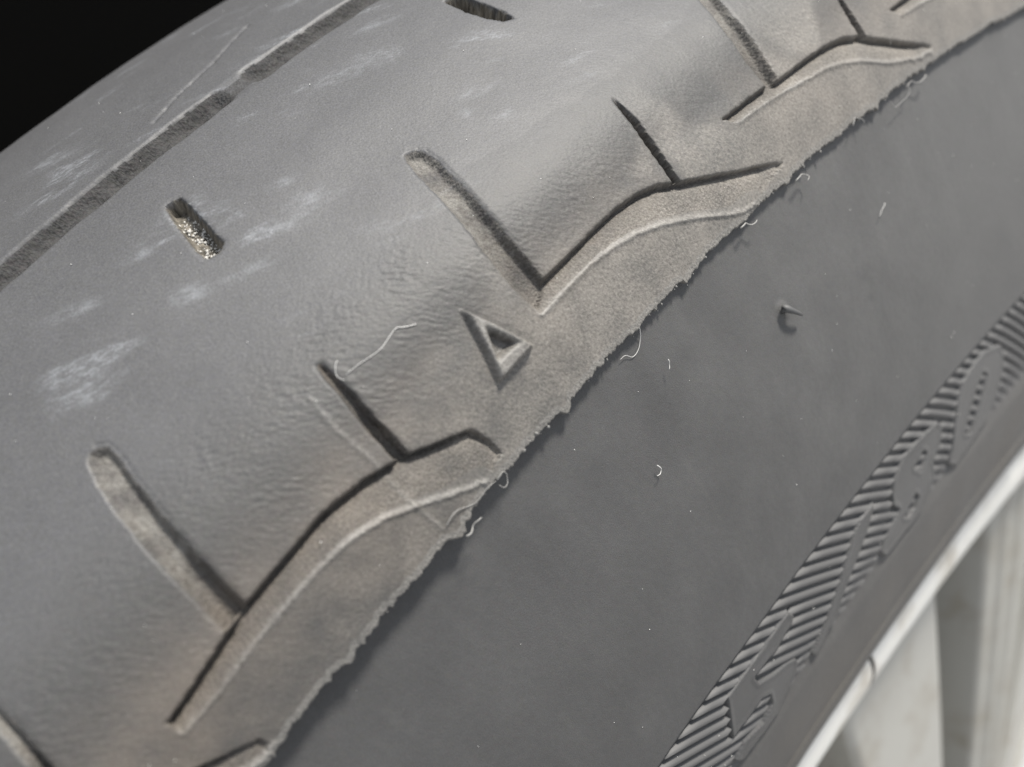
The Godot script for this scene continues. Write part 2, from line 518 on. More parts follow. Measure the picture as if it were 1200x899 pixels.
# turns the cells of each id into one mesh; P, N, C are the grid's points, normals and colours
func grid_mesh(id: int, P: PackedVector3Array, N: PackedVector3Array, C: PackedColorArray, nu: int, ns: int, cells: PackedInt32Array, uvmode: int) -> ArrayMesh:
	var remap := PackedInt32Array()
	remap.resize(nu * ns)
	remap.fill(-1)
	var v := PackedVector3Array()
	var nn := PackedVector3Array()
	var cc := PackedColorArray()
	var uv := PackedVector2Array()
	var ix := PackedInt32Array()
	var cnt := 0
	for k in cells:
		var q := [k, k + ns, k + ns + 1, k + 1]
		for c: int in q:
			if remap[c] < 0:
				remap[c] = cnt
				cnt += 1
				v.append(P[c])
				nn.append(N[c])
				cc.append(C[c])
				var u := U0 + (c / ns) * DU
				var s := g_s0 + (c % ns) * g_ds
				if uvmode == 1: uv.append(Vector2((u + s) / 26.0, (s - u) / 13.0))
				elif uvmode == 2: uv.append(Vector2(u / 13.0, s / 13.0))
				else: uv.append(Vector2(u / 22.0, s / 22.0))
		ix.append_array([remap[q[0]], remap[q[1]], remap[q[2]], remap[q[0]], remap[q[2]], remap[q[3]]])
	var a := []
	a.resize(Mesh.ARRAY_MAX)
	a[Mesh.ARRAY_VERTEX] = v
	a[Mesh.ARRAY_NORMAL] = nn
	a[Mesh.ARRAY_COLOR] = cc
	a[Mesh.ARRAY_TEX_UV] = uv
	a[Mesh.ARRAY_INDEX] = ix
	var m := ArrayMesh.new()
	m.add_surface_from_arrays(Mesh.PRIMITIVE_TRIANGLES, a)
	return m


func normals(P: PackedVector3Array, nu: int, ns: int) -> PackedVector3Array:
	var N := PackedVector3Array()
	N.resize(nu * ns)
	for i in nu:
		var ia := maxi(i - 1, 0) * ns
		var ib := mini(i + 1, nu - 1) * ns
		for j in ns:
			var ja := maxi(j - 1, 0)
			var jb := mini(j + 1, ns - 1)
			N[i * ns + j] = (P[i * ns + jb] - P[i * ns + ja]).cross(P[ib + j] - P[ia + j]).normalized()
	return N


# ---------------------------------------------------------------- the tread

func edge_jitter(u: float) -> float:
	var flake := 0.0
	for f in [[-27.3, 1.1, 1.0], [-25.6, 0.5, 0.6], [-10.2, 0.9, 0.7], [-43.0, 0.7, 0.6], [12.0, 0.4, 0.8], [33.0, 0.5, 0.9], [55.0, 0.5, 1.0]]:
		flake += f[1] * exp(-pow((u - f[0]) / f[2], 2.0))
	var spike := maxf(0.0, n_fine.get_noise_2d(u * 1.1, 400.0) - 0.28)
	return 0.35 * n_mid.get_noise_2d(u * 0.8, 90.0) + 0.20 * n_fine.get_noise_2d(u, 7.0) + 0.15 * n_grit.get_noise_2d(u, 3.0) + 0.9 * spike + flake


func tread() -> void:
	gu = int((U1 - U0) / DU) + 1
	g_ds = 0.18
	g_s0 = S0
	var flat := int((EDGE - S0) / g_ds) + 1
	gs = flat + 7
	H.resize(gu * gs)
	ID.resize(gu * gs)
	W.resize(gu * gs)
	W.fill(0.0)
	H.fill(0.0)
	ID.fill(0)
	var wear := pts("wear")
	# ground relief and the line between the polished crown and the unworn shoulder
	for i in gu:
		var u := U0 + i * DU
		var lim := 27.5
		for w in wear.size() - 1:
			if u >= wear[w].x and u <= wear[w + 1].x:
				lim = lerpf(wear[w].y, wear[w + 1].y, (u - wear[w].x) / (wear[w + 1].x - wear[w].x))
		lim += 0.8 * n_mid.get_noise_2d(u, 33.0)
		var wander := 0.5 * n_mid.get_noise_2d(u * 0.7, 12.0)
		for j in gs:
			var s := g_s0 + j * g_ds
			var k := i * gs + j
			var h := 0.16 * n_big.get_noise_2d(u, s) + 0.012 * n_mid.get_noise_2d(u * 2, s * 2)
			var w := sm(lim - 2.0, lim + 2.5 + 9.0 * sm(-18.0, 4.0, u), s)
			if w > 0.0:
				var wb := w * (1.0 - 0.75 * sm(36.0, 44.0, s))
				var bend := 0.9 * n_mid.get_noise_2d(u * 1.7, s * 1.7)
				h += wb * 0.05 * clampf(0.6 + 1.2 * n_mid.get_noise_2d(u + 21.0, s), 0.1, 1.2) * n_fine.get_noise_2d((u + s) * 0.62 + bend, (s - u) * 1.7 + bend)
				h += w * 0.03 * n_grit.get_noise_2d(u, s)
				if s > lim: ID[k] = 1
			h += 0.006 * n_grit.get_noise_2d(u * 0.6, s * 0.6)
			H[k] = h
			# the groove round the crown, its outer edge crisp, its inner edge rubbed away
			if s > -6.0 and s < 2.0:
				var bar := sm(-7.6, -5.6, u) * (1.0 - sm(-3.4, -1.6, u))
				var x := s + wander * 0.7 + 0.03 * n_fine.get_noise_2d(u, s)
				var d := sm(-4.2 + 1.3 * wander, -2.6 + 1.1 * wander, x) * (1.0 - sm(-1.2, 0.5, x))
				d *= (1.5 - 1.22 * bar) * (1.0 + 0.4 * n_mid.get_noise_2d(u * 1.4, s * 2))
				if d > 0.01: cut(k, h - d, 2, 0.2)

	# the rows that roll under at the torn edge carry their own id
	for i in gu:
		for j in range(flat - 4, gs):
			if H[i * gs + j] > -0.2: ID[i * gs + j] = 40
	channel(pts("ch0u"), pts("ch0l"), 2.1, 10)
	channel(pts("ch1u"), pts("ch1l"), 2.5, 11)
	channel(pts("ch2u"), pts("ch2l"), 2.1, 12)
	channel(pts("ch3u"), pts("ch3l"), 2.1, 13)
	channel(pts("ch4u"), pts("ch4l"), 2.1, 14)
	trough(pts("g0l"), pts("g0r"), 0.9, 1.6, 20, 1.0, 0.7, 0.12)
	trough(pts("g1l"), pts("g1r"), 0.9, 1.6, 21, 1.1, 0.9, 0.16)
	trough(pts("g2l"), pts("g2r"), 0.75, 1.2, 22, 0.9, 0.9, 0.2)
	trough(pts("g3l"), pts("g3r"), 0.75, 1.2, 23, 0.9, 0.8, 0.18)
	trough(pts("s1l"), pts("s1r"), 0.6, 1.6, 24, 0.45, 0.2, 0.15)
	trough(pts("s2l"), pts("s2r"), 0.7, 1.9, 25, 0.3, 0.15, 0.12)
	trough(pts("s3l"), pts("s3r"), 0.7, 1.9, 26, 0.4, 0.2, 0.1)
	slot(pts("slot1"), 2.0, 30)
	slot(pts("slot2"), 2.4, 31)
	bead(pts("mould"), 0.16, 0.45)
	bead(pts("mould2"), -0.10, 0.5)
	bead(pts("scr"), -0.3, 0.6)
	triangle_mark(50)
	RH = H.duplicate()

	var P := PackedVector3Array()
	P.resize(gu * gs)
	var C := PackedColorArray()
	C.resize(gu * gs)
	var roll := [[0.10, -0.04], [0.18, -0.16], [0.20, -0.45], [0.10, -0.8], [-0.15, -1.0], [-0.8, -1.1], [-2.4, -1.15]]
	for i in gu:
		var u := U0 + i * DU
		var jit := edge_jitter(u)
		for j in gs:
			var k := i * gs + j
			var s := g_s0 + j * g_ds
			var h := H[k]
			if j >= flat:
				var r = roll[j - flat]
				s = g_s0 + (flat - 1) * g_ds + jit + r[0] + 0.1 * n_fine.get_noise_2d(u, j * 3.0)
				h = H[i * gs + flat - 1] + r[1] * (1.0 + 0.3 * n_mid.get_noise_2d(u * 2.0, 5.0))
			elif s > EDGE - 4.0:
				s += jit * sm(EDGE - 4.0, EDGE, s)
			P[k] = at(u, s, h)
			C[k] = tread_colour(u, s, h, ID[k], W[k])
	var N := normals(P, gu, gs)
	var cells := {}
	for i in gu - 1:
		for j in gs - 1:
			var k := i * gs + j
			var id := ID[k]
			if not cells.has(id): cells[id] = PackedInt32Array()
			cells[id].append(k)
	var crown := part("tread", wheel, grid_mesh(0, P, N, C, gu, gs, cells[0], 0), M.crown)
	var sh := part("shoulder", wheel, grid_mesh(1, P, N, C, gu, gs, cells[1], 1), M.shoulder)
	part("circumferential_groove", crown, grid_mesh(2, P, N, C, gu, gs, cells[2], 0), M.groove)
	for id in [30, 31]:
		if cells.has(id): part("tread_slot", crown, grid_mesh(id, P, N, C, gu, gs, cells[id], 0), M.groove)
	for id in [10, 11, 12, 13, 14]:
		if cells.has(id): part("shoulder_channel", sh, grid_mesh(id, P, N, C, gu, gs, cells[id], 0), M.groove)
	for id in [20, 21, 22, 23]:
		if cells.has(id): part("lateral_groove", sh, grid_mesh(id, P, N, C, gu, gs, cells[id], 0), M.groove)
	for id in [24, 25, 26]:
		if cells.has(id): part("sipe", sh, grid_mesh(id, P, N, C, gu, gs, cells[id], 0), M.groove)
	part("wear_triangle", sh, grid_mesh(50, P, N, C, gu, gs, cells[50], 1), M.shoulder, "raised outline triangle moulded into the shoulder")
	part("torn_edge", sh, grid_mesh(40, P, N, C, gu, gs, cells[40], 0), M.lip, "ragged torn rubber edge along the shoulder")


func tread_colour(u: float, s: float, h: float, id: int, pale: float) -> Color:
	var big := n_big.get_noise_2d(u * 0.8 + 40.0, s * 0.8)
	var mid := n_mid.get_noise_2d(u, s + 70.0)
	var c := Vector3(0.086, 0.086, 0.088).lerp(Vector3(0.064, 0.063, 0.061).lerp(Vector3(0.088, 0.087, 0.084), sm(-15.0, 45.0, u + 12.0 * mid)), sm(25.0, 36.0, s + 2.0 * mid))
	# brown road dirt on the shoulder, thicker towards the torn edge and in the cuts
	var dirt := sm(34.0, 43.0, s) * clampf(0.45 + 0.7 * big + 0.4 * mid, 0.0, 1.0)
	if id >= 10 and id < 30: dirt = maxf(dirt, 0.55 + 0.5 * mid)
	c = c.lerp(Vector3(0.118, 0.099, 0.081), clampf(dirt, 0.0, 1.0) * 0.8)
	# pale dust in patches; light on the lip painted in, stronger with rising u
	var dust := sm(0.05, 0.4, n_big.get_noise_2d(u * 1.3 - 200.0, s * 1.3)) * sm(30.0, 40.0, s) * sm(-35.0, 10.0, u)
	dust = maxf(dust * 0.8, sm(38.0, 46.0, s) * (0.16 + 0.84 * sm(-62.0, 2.0, u + 12.0 * mid)) * (0.85 + 0.25 * mid))
	dust *= 0.85 + 0.7 * n_grit.get_noise_2d(u, s)
	c = c.lerp(Vector3(0.26, 0.243, 0.218), clampf(dust, 0.0, 1.0) * (0.6 + 0.2 * sm(-35.0, 0.0, u)))
	# thin bluish white smears on the polished crown
	if s < 32.0:
		var sx := u * 0.94 + s * 0.34
		var sy := s * 0.94 - u * 0.34
		var smear := sm(0.12, 0.5, 0.6 * n_mid.get_noise_2d(sx * 0.55 + 300.0, sy * 2.4) + 0.7 * n_mid.get_noise_2d(sx * 0.25 + 100.0, sy * 0.7)) * sm(-0.15, 0.35, n_big.get_noise_2d(u * 1.4 + 500.0, s * 1.4))
		smear *= 0.25 + 0.9 * sm(-0.1, 0.45, n_grit.get_noise_2d(sx * 0.3, sy * 1.3)) + 0.3 * n_fine.get_noise_2d(sx * 0.6, sy * 2.0)
		for q in SCUFFS:
			var d := Vector2(u - q[0], s - q[1])
			if absf(d.x) + absf(d.y) > 9.0: continue
			var ax := Vector2(q[2], q[3])
			var al := d.dot(ax) / ax.length_squared()
			var ac: float = absf(d.cross(ax.normalized())) / q[4]
			var f: float = exp(-al * al * 1.2 - ac * ac)
			smear += f * clampf(0.5 + 0.9 * n_fine.get_noise_2d(d.dot(ax.normalized()) * 0.5 + q[0], d.cross(ax.normalized()) * 1.4) + 0.3 * n_grit.get_noise_2d(u, s), 0.0, 1.1) * 0.75
		c = c.lerp(Vector3(0.23, 0.24, 0.255), clampf(smear, 0.0, 1.0) * 0.6 * (1.0 - sm(24.0, 32.0, s)))
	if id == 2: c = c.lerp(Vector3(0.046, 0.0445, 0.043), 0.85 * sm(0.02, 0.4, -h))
	if id == 30 or id == 31: c = Vector3(0.16, 0.145, 0.12) * (0.9 + 0.9 * n_grit.get_noise_2d(u * 0.7, s * 0.7))
	if id >= 20 and id < 24: c = c.lerp(Vector3(0.19, 0.183, 0.168), clampf(0.5 + 0.8 * mid + 0.5 * n_grit.get_noise_2d(u * 0.6, s * 0.6), 0.0, 0.9) * (1.0 - sm(33.0, 41.0, s)))
	if id == 40: c = c.lerp(Vector3(0.20, 0.194, 0.182), 0.65)
	c = c.lerp(Vector3(0.27, 0.262, 0.245), clampf(pale * (0.55 + 0.6 * n_grit.get_noise_2d(u, s) + 0.4 * mid), 0.0, 1.0))  # ridge highlights painted together with worn, dusty high spots
	c *= 1.0 + 0.06 * mid + 0.10 * big + 0.06 * n_fine.get_noise_2d(u + 3.0, s) + 0.17 * n_grit.get_noise_2d(u + 9.0, s)
	return Color(maxf(c.x, 0.01), maxf(c.y, 0.01), maxf(c.z, 0.01))


# ---------------------------------------------------------------- the outer sidewall with its ribbed lettering band

func sidewall() -> void:
	g_ds = 0.25
	g_s0 = 49.0
	gu = int((U1 - U0) / DU) + 1
	gs = int((139.0 - g_s0) / g_ds) + 1
	H.resize(gu * gs)
	ID.resize(gu * gs)
	H.fill(0.0)
	ID.fill(0)
	for i in gu:
		var u := U0 + i * DU
		for j in gs:
			var s := g_s0 + j * g_ds
			var h := -recess(u) * (1.0 - sm(52.0, 76.0, s)) + 0.10 * n_big.get_noise_2d(u * 0.8, s * 0.8 + 300) + 0.012 * n_fine.get_noise_2d(u, s)
			# floor of the lettering band
			h -= 0.55 * sm(91.7, 92.3, s) * (1.0 - sm(106.5, 109.5, s)) * sm(-62.0, -61.0, u) * (1.0 - sm(106.0, 108.0, u))
			# moulded step next to the rim
			h += 0.5 * sm(121.0, 122.5, s) - 0.3 * sm(128.0, 129.0, s)
			var d := Vector2(u - 23.2, s - 63.6).length()
			if d < 1.6: h += 0.35 * (1.0 - sm(0.2, 1.6, d))
			H[i * gs + j] = h
	var id := 1
	var letters := [["delta"], ["gamma"], ["beta", "betah1", "betah2"], ["alpha", "alphah"]]
	for l in letters:
		var o := pts(l[0])
		var holes: Array[PackedVector2Array] = []
		for hname in l.slice(1): holes.append(pts(hname))
		var ring := o.duplicate()
		ring.append(o[0])
		var b := box_of(o, 0.8)
		for i in range(b[0], b[1] + 1):
			for j in range(b[2], b[3] + 1):
				var p := Vector2(U0 + i * DU, g_s0 + j * g_ds)
				if not Geometry2D.is_point_in_polygon(p, o): continue
				var d := seg_dist(p, ring)
				var inhole := false
				for hp in holes:
					var rr := hp.duplicate()
					rr.append(hp[0])
					d = minf(d, seg_dist(p, rr))
					if Geometry2D.is_point_in_polygon(p, hp): inhole = true
				if inhole: continue
				var k := i * gs + j
				H[k] = maxf(H[k], lerpf(H[k], 0.10 - 0.1 * sm(0.5, 1.3, d), sm(0.0, 0.32, d)))
				ID[k] = id
		id += 1
	var P := PackedVector3Array()
	P.resize(gu * gs)
	var C := PackedColorArray()
	C.resize(gu * gs)
	for i in gu:
		var u := U0 + i * DU
		for j in gs:
			var s := g_s0 + j * g_ds
			P[i * gs + j] = at(u, s, H[i * gs + j])
			C[i * gs + j] = side_colour(u, s)
	var N := normals(P, gu, gs)
	var cells := {}
	for i in gu - 1:
		for j in gs - 1:
			var k := i * gs + j
			if not cells.has(ID[k]): cells[ID[k]] = PackedInt32Array()
			cells[ID[k]].append(k)
	var side := part("sidewall", wheel, grid_mesh(0, P, N, C, gu, gs, cells[0], 2), M.side)
	for l in range(1, 5):
		part("raised_letter", side, grid_mesh(l, P, N, C, gu, gs, cells[l], 2), M.letter)
	# ribs between the letters, each a bar of its own, clipped where a letter stands
	var solid: Array[PackedVector2Array] = [pts("delta"), pts("gamma"), pts("beta"), pts("alpha")]
	var hollow: Array[PackedVector2Array] = [pts("betah1"), pts("betah2"), pts("alphah")]
	var u := -61.0 + 0.9
	while u < 104.0:
		var a := Vector2(u + 1.6, 92.15)
		var e := Vector2(u + 1.6 + 1.66 * 15.0, 107.15)
		var lines: Array = [PackedVector2Array([a, e])]
		for poly in solid:
			var next := []
			for l in lines:
				next.append_array(Geometry2D.clip_polyline_with_polygon(l, poly))
			lines = next
		for poly in hollow:
			lines.append_array(Geometry2D.intersect_polyline_with_polygon(PackedVector2Array([a, e]), poly))
		for l: PackedVector2Array in lines:
			if l[0].distance_to(l[-1]) > 0.8: part("rib", side, rib(l[0], l[-1]), M.rib)
		u += 3.262
	# rubber nub left by a mould vent, bent over
	var nub := tube([at(22.9, 63.1, 0.0), at(23.0, 63.2, 0.45), at(23.6, 63.9, 0.72), at(24.3, 64.6, 0.7), at(24.9, 65.2, 0.5)], [0.6, 0.48, 0.3, 0.25, 0.14], 9)
	part("vent_nub", side, nub, M.stub, "small bent rubber nub left by a mould vent")


# how far the sidewall lies below the torn tread edge
func recess(u: float) -> float:
	return 1.0 + 1.4 * (1.0 - sm(-50.0, 10.0, u))


func side_colour(u: float, s: float) -> Color:
	var big := n_big.get_noise_2d(u * 0.7 + 90.0, s * 0.7)
	var mid := n_mid.get_noise_2d(u * 0.5, s * 0.5 + 170.0)
	var c := Vector3(0.066, 0.0655, 0.065).lerp(Vector3(0.104, 0.103, 0.101), sm(-60.0, 80.0, u + 18.0 * mid))  # tone lightens with rising u: fall of light put into the colour
	# dark smudges below the torn edge, its shade painted in among them
	var dark := sm(-0.3, 0.6, n_mid.get_noise_2d(u * 0.4 + 60.0, s * 0.3)) * (1.0 - sm(56.0, 82.0, s)) * (1.0 - 0.7 * sm(-10.0, 40.0, u))
	for q in [[-31.0, 57.5, 5.0, 3.0], [-42.5, 62.0, 3.5, 3.5], [-27.0, 62.0, 2.5, 4.0], [-46.0, 74.0, 2.5, 3.0], [6.0, 58.0, 2.5, 2.0], [40.0, 70.0, 2.0, 5.0]]:
		var e := Vector2((u - q[0]) / q[2], (s - q[1]) / q[3])
		if e.length_squared() < 6.0: dark += 0.8 * exp(-e.length_squared()) * clampf(0.55 + 1.2 * n_mid.get_noise_2d(u * 2.2 + 8.0, s * 2.2) + 0.6 * n_fine.get_noise_2d(u, s), 0.0, 1.2)
	c = c.lerp(Vector3(0.055, 0.055, 0.055), clampf(dark * 0.5, 0.0, 1.0))
	# faint pale streaks of dust run down from the shoulder
	var run := sm(0.1, 0.5, n_mid.get_noise_2d(u * 1.6, s * 0.14 + 55.0)) * sm(-0.2, 0.3, n_big.get_noise_2d(u * 2.0, s * 2.0 + 900.0))
	c = c.lerp(Vector3(0.16, 0.158, 0.152), run * 0.07 * (1.0 - sm(85.0, 95.0, s)))
	# brown dust towards the rim
	c = c.lerp(Vector3(0.10, 0.091, 0.079), sm(102.0, 118.0, s) * (0.55 + 0.4 * big))
	c *= 1.0 + 0.07 * big + 0.06 * mid + 0.05 * n_fine.get_noise_2d(u, s) + 0.09 * n_grit.get_noise_2d(u, s)
	return Color(c.x, c.y, c.z)


func rib(a: Vector2, b: Vector2) -> ArrayMesh:
	var st := SurfaceTool.new()
	st.begin(Mesh.PRIMITIVE_TRIANGLES)
	var n := maxi(2, int(a.distance_to(b) / 4.0) + 1)
	var sect := [[-1.3, -0.6], [-1.08, -0.1], [-0.85, 0.0], [0.35, 0.0], [1.05, -0.6]]
	var rows := []
	for i in n + 1:
		var t := i / float(n)
		var p := a.lerp(b, t)
		var row := []
		var low := 1.0 - 0.8 * sm(102.5, 107.0, p.y)
		for q in sect: row.append(at(p.x + q[0], p.y, -0.6 + (q[1] + 0.6) * low))
		rows.append(row)
	for i in n:
		for j in 4:
			st.set_smooth_group(0)
			for v in [rows[i][j], rows[i + 1][j], rows[i + 1][j + 1], rows[i][j], rows[i + 1][j + 1], rows[i][j + 1]]: st.add_vertex(v)
	for e in [0, n]:
		for j in 3:
			for v in [rows[e][0], rows[e][j + 1], rows[e][j + 2]]: st.add_vertex(v)
	st.generate_normals()
	return st.commit()


func tube(line: Array, radius: Array, sides := 7) -> ArrayMesh:
	var st := SurfaceTool.new()
	st.begin(Mesh.PRIMITIVE_TRIANGLES)
	var rings := []
	var side := Vector3.ZERO
	for i in line.size():
		var t: Vector3 = (line[mini(i + 1, line.size() - 1)] - line[maxi(i - 1, 0)]).normalized()
		if i == 0: side = t.cross(Vector3(0.3, 0.5, 0.8)).normalized()
		side = (side - t * side.dot(t)).normalized()
		var up := t.cross(side)
		var ring := []
		for k in sides:
			var an := TAU * k / sides
			ring.append(line[i] + (side * cos(an) + up * sin(an)) * radius[i] * 0.001)
		rings.append(ring)
	for i in rings.size() - 1:
		for k in sides:
			var l := (k + 1) % sides
			for v in [rings[i][k], rings[i][l], rings[i + 1][l], rings[i][k], rings[i + 1][l], rings[i + 1][k]]: st.add_vertex(v)
	for e in [0, rings.size() - 1]:
		for k in range(1, sides - 1):
			for v in ([rings[e][0], rings[e][k + 1], rings[e][k]] if e == 0 else [rings[e][0], rings[e][k], rings[e][k + 1]]): st.add_vertex(v)
	st.generate_normals()
	return st.commit()


func relief(u: float, s: float) -> float:
	if s > EDGE or s < S0: return 0.0
	var n := int((EDGE - S0) / 0.18) + 8
	return RH[clampi(roundi((u - U0) / DU), 0, int((U1 - U0) / DU)) * n + roundi((s - S0) / 0.18)]


# a smooth curve through points lying on the tyre, lifted off it by lift
func strand(key: String, r: float, lift: float, drop := 0.0) -> ArrayMesh:
	var p := pts(key)
	var line := []
	var rad := []
	for i in p.size() - 1:
		var a := p[maxi(i - 1, 0)]
		var d := p[mini(i + 2, p.size() - 1)]
		for t in 5:
			var q := catmull(a, p[i], p[i + 1], d, t / 5.0)
			var f := (i + t / 5.0) / (p.size() - 1.0)
			line.append(at(q.x, q.y, relief(q.x, q.y) + lift * (0.6 + sin(f * PI * 3.0) * 0.5) - drop * sm(51.0, 53.5, q.y)))
			rad.append(r * (1.0 - 0.45 * f))
	return tube(line, rad, 6)


# ---------------------------------------------------------------- the rest of the tyre, out of the picture

func rest_of_tyre() -> void:
	var u_a := U1 - 0.5
	var u_b := TAU * R0 + U0 + 0.5
	sheet("tread", u_a, u_b, 2000, S0, EDGE, 88, true)
	sheet("sidewall", u_a, u_b, 400, 49.0, 139.0, 40, false)
	sheet("sidewall", 0.0, TAU * R0, 400, -76.0, S0 + 0.3, 30, false)


func sheet(called: String, u_a: float, u_b: float, nu: int, s_a: float, s_b: float, ns: int, cuts: bool) -> void:
	var P := PackedVector3Array()
	P.resize((nu + 1) * (ns + 1))
	var C := PackedColorArray()
	C.resize(P.size())
	for i in nu + 1:
		var u := lerpf(u_a, u_b, i / float(nu))
		var f := fposmod(u + 2.5, PITCH)
		for j in ns + 1:
			var s := lerpf(s_a, s_b, j / float(ns))
			var h := 0.22 * n_big.get_noise_2d(u, s) if cuts else -1.0 * (1.0 - sm(52.0, 76.0, s)) * sm(0.0, 1.0, s)
			if cuts:
				h -= 1.2 * sm(-3.2, -1.5, s) * (1.0 - sm(-0.3, 0.6, s))
				for side in [1.0, -1.0]:
					var t: float = s * side
					if f < 3.6 and t > 22.0 and t < 42.0: h -= 0.9 * sm(0.0, 0.9, f) * (1.0 - sm(2.6, 3.6, f))
					if f > 3.0 and f < 34.0 and t > 41.0 and t < 44.5: h -= 1.1 * (1.0 - (t - 41.0) / 3.5)
			P[i * (ns + 1) + j] = at(u, s, h)
			var turn := sm(600.0, 1500.0, u)
			var near := tread_colour(u, s, 0.0, 0, 0.0) if cuts else side_colour(u, absf(s))
			var back := tread_colour(u - TAU * R0, s, 0.0, 0, 0.0) if cuts else side_colour(u - TAU * R0, absf(s))
			C[i * (ns + 1) + j] = near.lerp(back, turn) * 0.87
	var N := normals(P, nu + 1, ns + 1)
	var ix := PackedInt32Array()
	for i in nu:
		for j in ns:
			var k := i * (ns + 1) + j
			ix.append_array([k, k + ns + 1, k + ns + 2, k, k + ns + 2, k + 1])
	var a := []
	a.resize(Mesh.ARRAY_MAX)
	a[Mesh.ARRAY_VERTEX] = P
	a[Mesh.ARRAY_NORMAL] = N
	a[Mesh.ARRAY_COLOR] = C
	a[Mesh.ARRAY_INDEX] = ix
	var m := ArrayMesh.new()
	m.add_surface_from_arrays(Mesh.PRIMITIVE_TRIANGLES, a)
	part(called, wheel, m, M.rest)


# ---------------------------------------------------------------- the rim

func lathe(line: Array, a0: float, a1: float, n: int) -> ArrayMesh:
	# line of (z, r) in millimetres turned about the axle between two angles (degrees from the top)
	var P := PackedVector3Array()
	for i in n + 1:
		var an := deg_to_rad(lerpf(a0, a1, i / float(n))) - PHI
		for q in line: P.append(Vector3(q[1] * sin(an), q[1] * cos(an) + AXLE, q[0]) * 0.001)
	var ns := line.size()
	var N := normals(P, n + 1, ns)
	var ix := PackedInt32Array()
	for i in n:
		for j in ns - 1:
			var k := i * ns + j
			ix.append_array([k, k + ns, k + ns + 1, k, k + ns + 1, k + 1])
	var a := []
	a.resize(Mesh.ARRAY_MAX)
	a[Mesh.ARRAY_VERTEX] = P
	a[Mesh.ARRAY_NORMAL] = N
	a[Mesh.ARRAY_INDEX] = ix
	var m := ArrayMesh.new()
	m.add_surface_from_arrays(Mesh.PRIMITIVE_TRIANGLES, a)
	return m


func curve(c: Array, step := 6) -> Array:
	var out := []
	for i in c.size() - 1:
		var a := Vector2(c[maxi(i - 1, 0)][0], c[maxi(i - 1, 0)][1])
		var b := Vector2(c[i][0], c[i][1])
		var d := Vector2(c[i + 1][0], c[i + 1][1])
		var e := Vector2(c[mini(i + 2, c.size() - 1)][0], c[mini(i + 2, c.size() - 1)][1])
		for t in step:
			var q := catmull(a, b, d, e, t / float(step))
			out.append([q.x, q.y])
	out.append(c[-1])
	return out


func dish(r: float) -> float:
	return 60.0 + (205.0 - r) * 0.25


func rim() -> void:
	var barrel := lathe([[54, 206], [50, 203], [40, 192], [10, 180], [-40, 182], [-54, 200], [-60, 208]], 0, 360, 180)
	var r := part("rim", wheel, barrel, M.disc)
	var lip := curve([[56.5, 206], [58.0, 210.5], [61.5, 212.6], [64.8, 211.6], [66.4, 208.5], [66.6, 204], [65.6, 199], [64.2, 195.5], [62.6, 193.2], [60.0, 191.8], [56.0, 191.0]])
	part("rim_lip", r, lathe(lip, 6.15, 365.9, 360), M.silver)
	part("lip_joint", r, lathe([[56, 205], [63.0, 211.0], [65.0, 206], [64.0, 199], [61, 193], [56, 192]], 5.5, 6.6, 3), M.dark, "dark joint across the rim lip")
	# recessed disc seen between the spokes
	var back := []
	for k in 12: back.append([dish(194.0 - k * 14) - 13.0, 194.0 - k * 14])
	part("wheel_disc", r, lathe(back, 0, 360, 180), M.disc)
	for k in 18:
		part("spoke", r, spoke(11.3 + k * 20.0, k % 2 == 1), M.spoke)
	part("hub_cap", r, lathe(curve([[dish(52), 52], [dish(48) + 2, 48], [dish(30) + 4, 30], [dish(10) + 5, 10], [dish(0) + 5, 0.5]]), 0, 360, 60), M.silver)


func spoke(mid: float, fluted: bool) -> ArrayMesh:
	var P := PackedVector3Array()
	var nr := 26
	var prof := []   # (part of the half width, height)
	for x in [-1.14, -1.02, -1.0, -0.97, -0.9]: prof.append(x)
	for k in 33: prof.append(-0.85 + 1.7 * k / 32.0)
	for x in [0.9, 0.97, 1.0, 1.02, 1.14]: prof.append(x)
	for i in nr + 1:
		var r := lerpf(194.0, 46.0, i / float(nr))
		for x: float in prof:
			var w := 5.5 + (190.0 - r) * 0.004
			var an := deg_to_rad(mid + x * w + (190.0 - r) * 0.034) - PHI
			var e := absf(x)
			var h := 0.0
			if e > 1.1: h = -13.6
			elif e > 1.01: h = -2.0
			elif e > 0.995: h = -1.2
			elif e > 0.96: h = -0.35
			if fluted and e < 0.96:
				h += 2.1 * exp(-pow((x + 0.72) / 0.07, 2.0)) + 2.0 * exp(-pow((x + 0.02) / 0.09, 2.0)) + 1.2 * exp(-pow((x - 0.6) / 0.08, 2.0))
			P.append(Vector3(r * sin(an), r * cos(an) + AXLE, dish(r) + h) * 0.001)
	var ns := prof.size()
	var N := normals(P, nr + 1, ns)
	for k in N.size(): N[k] = -N[k]
	var ix := PackedInt32Array()
	for i in nr:
		for j in ns - 1:
			var k := i * ns + j
			ix.append_array([k, k + ns + 1, k + ns, k, k + 1, k + ns + 1])
	var a := []
	a.resize(Mesh.ARRAY_MAX)
	a[Mesh.ARRAY_VERTEX] = P
	a[Mesh.ARRAY_NORMAL] = N
	a[Mesh.ARRAY_INDEX] = ix
	var m := ArrayMesh.new()
	m.add_surface_from_arrays(Mesh.PRIMITIVE_TRIANGLES, a)
	return m


# ---------------------------------------------------------------- around the wheel

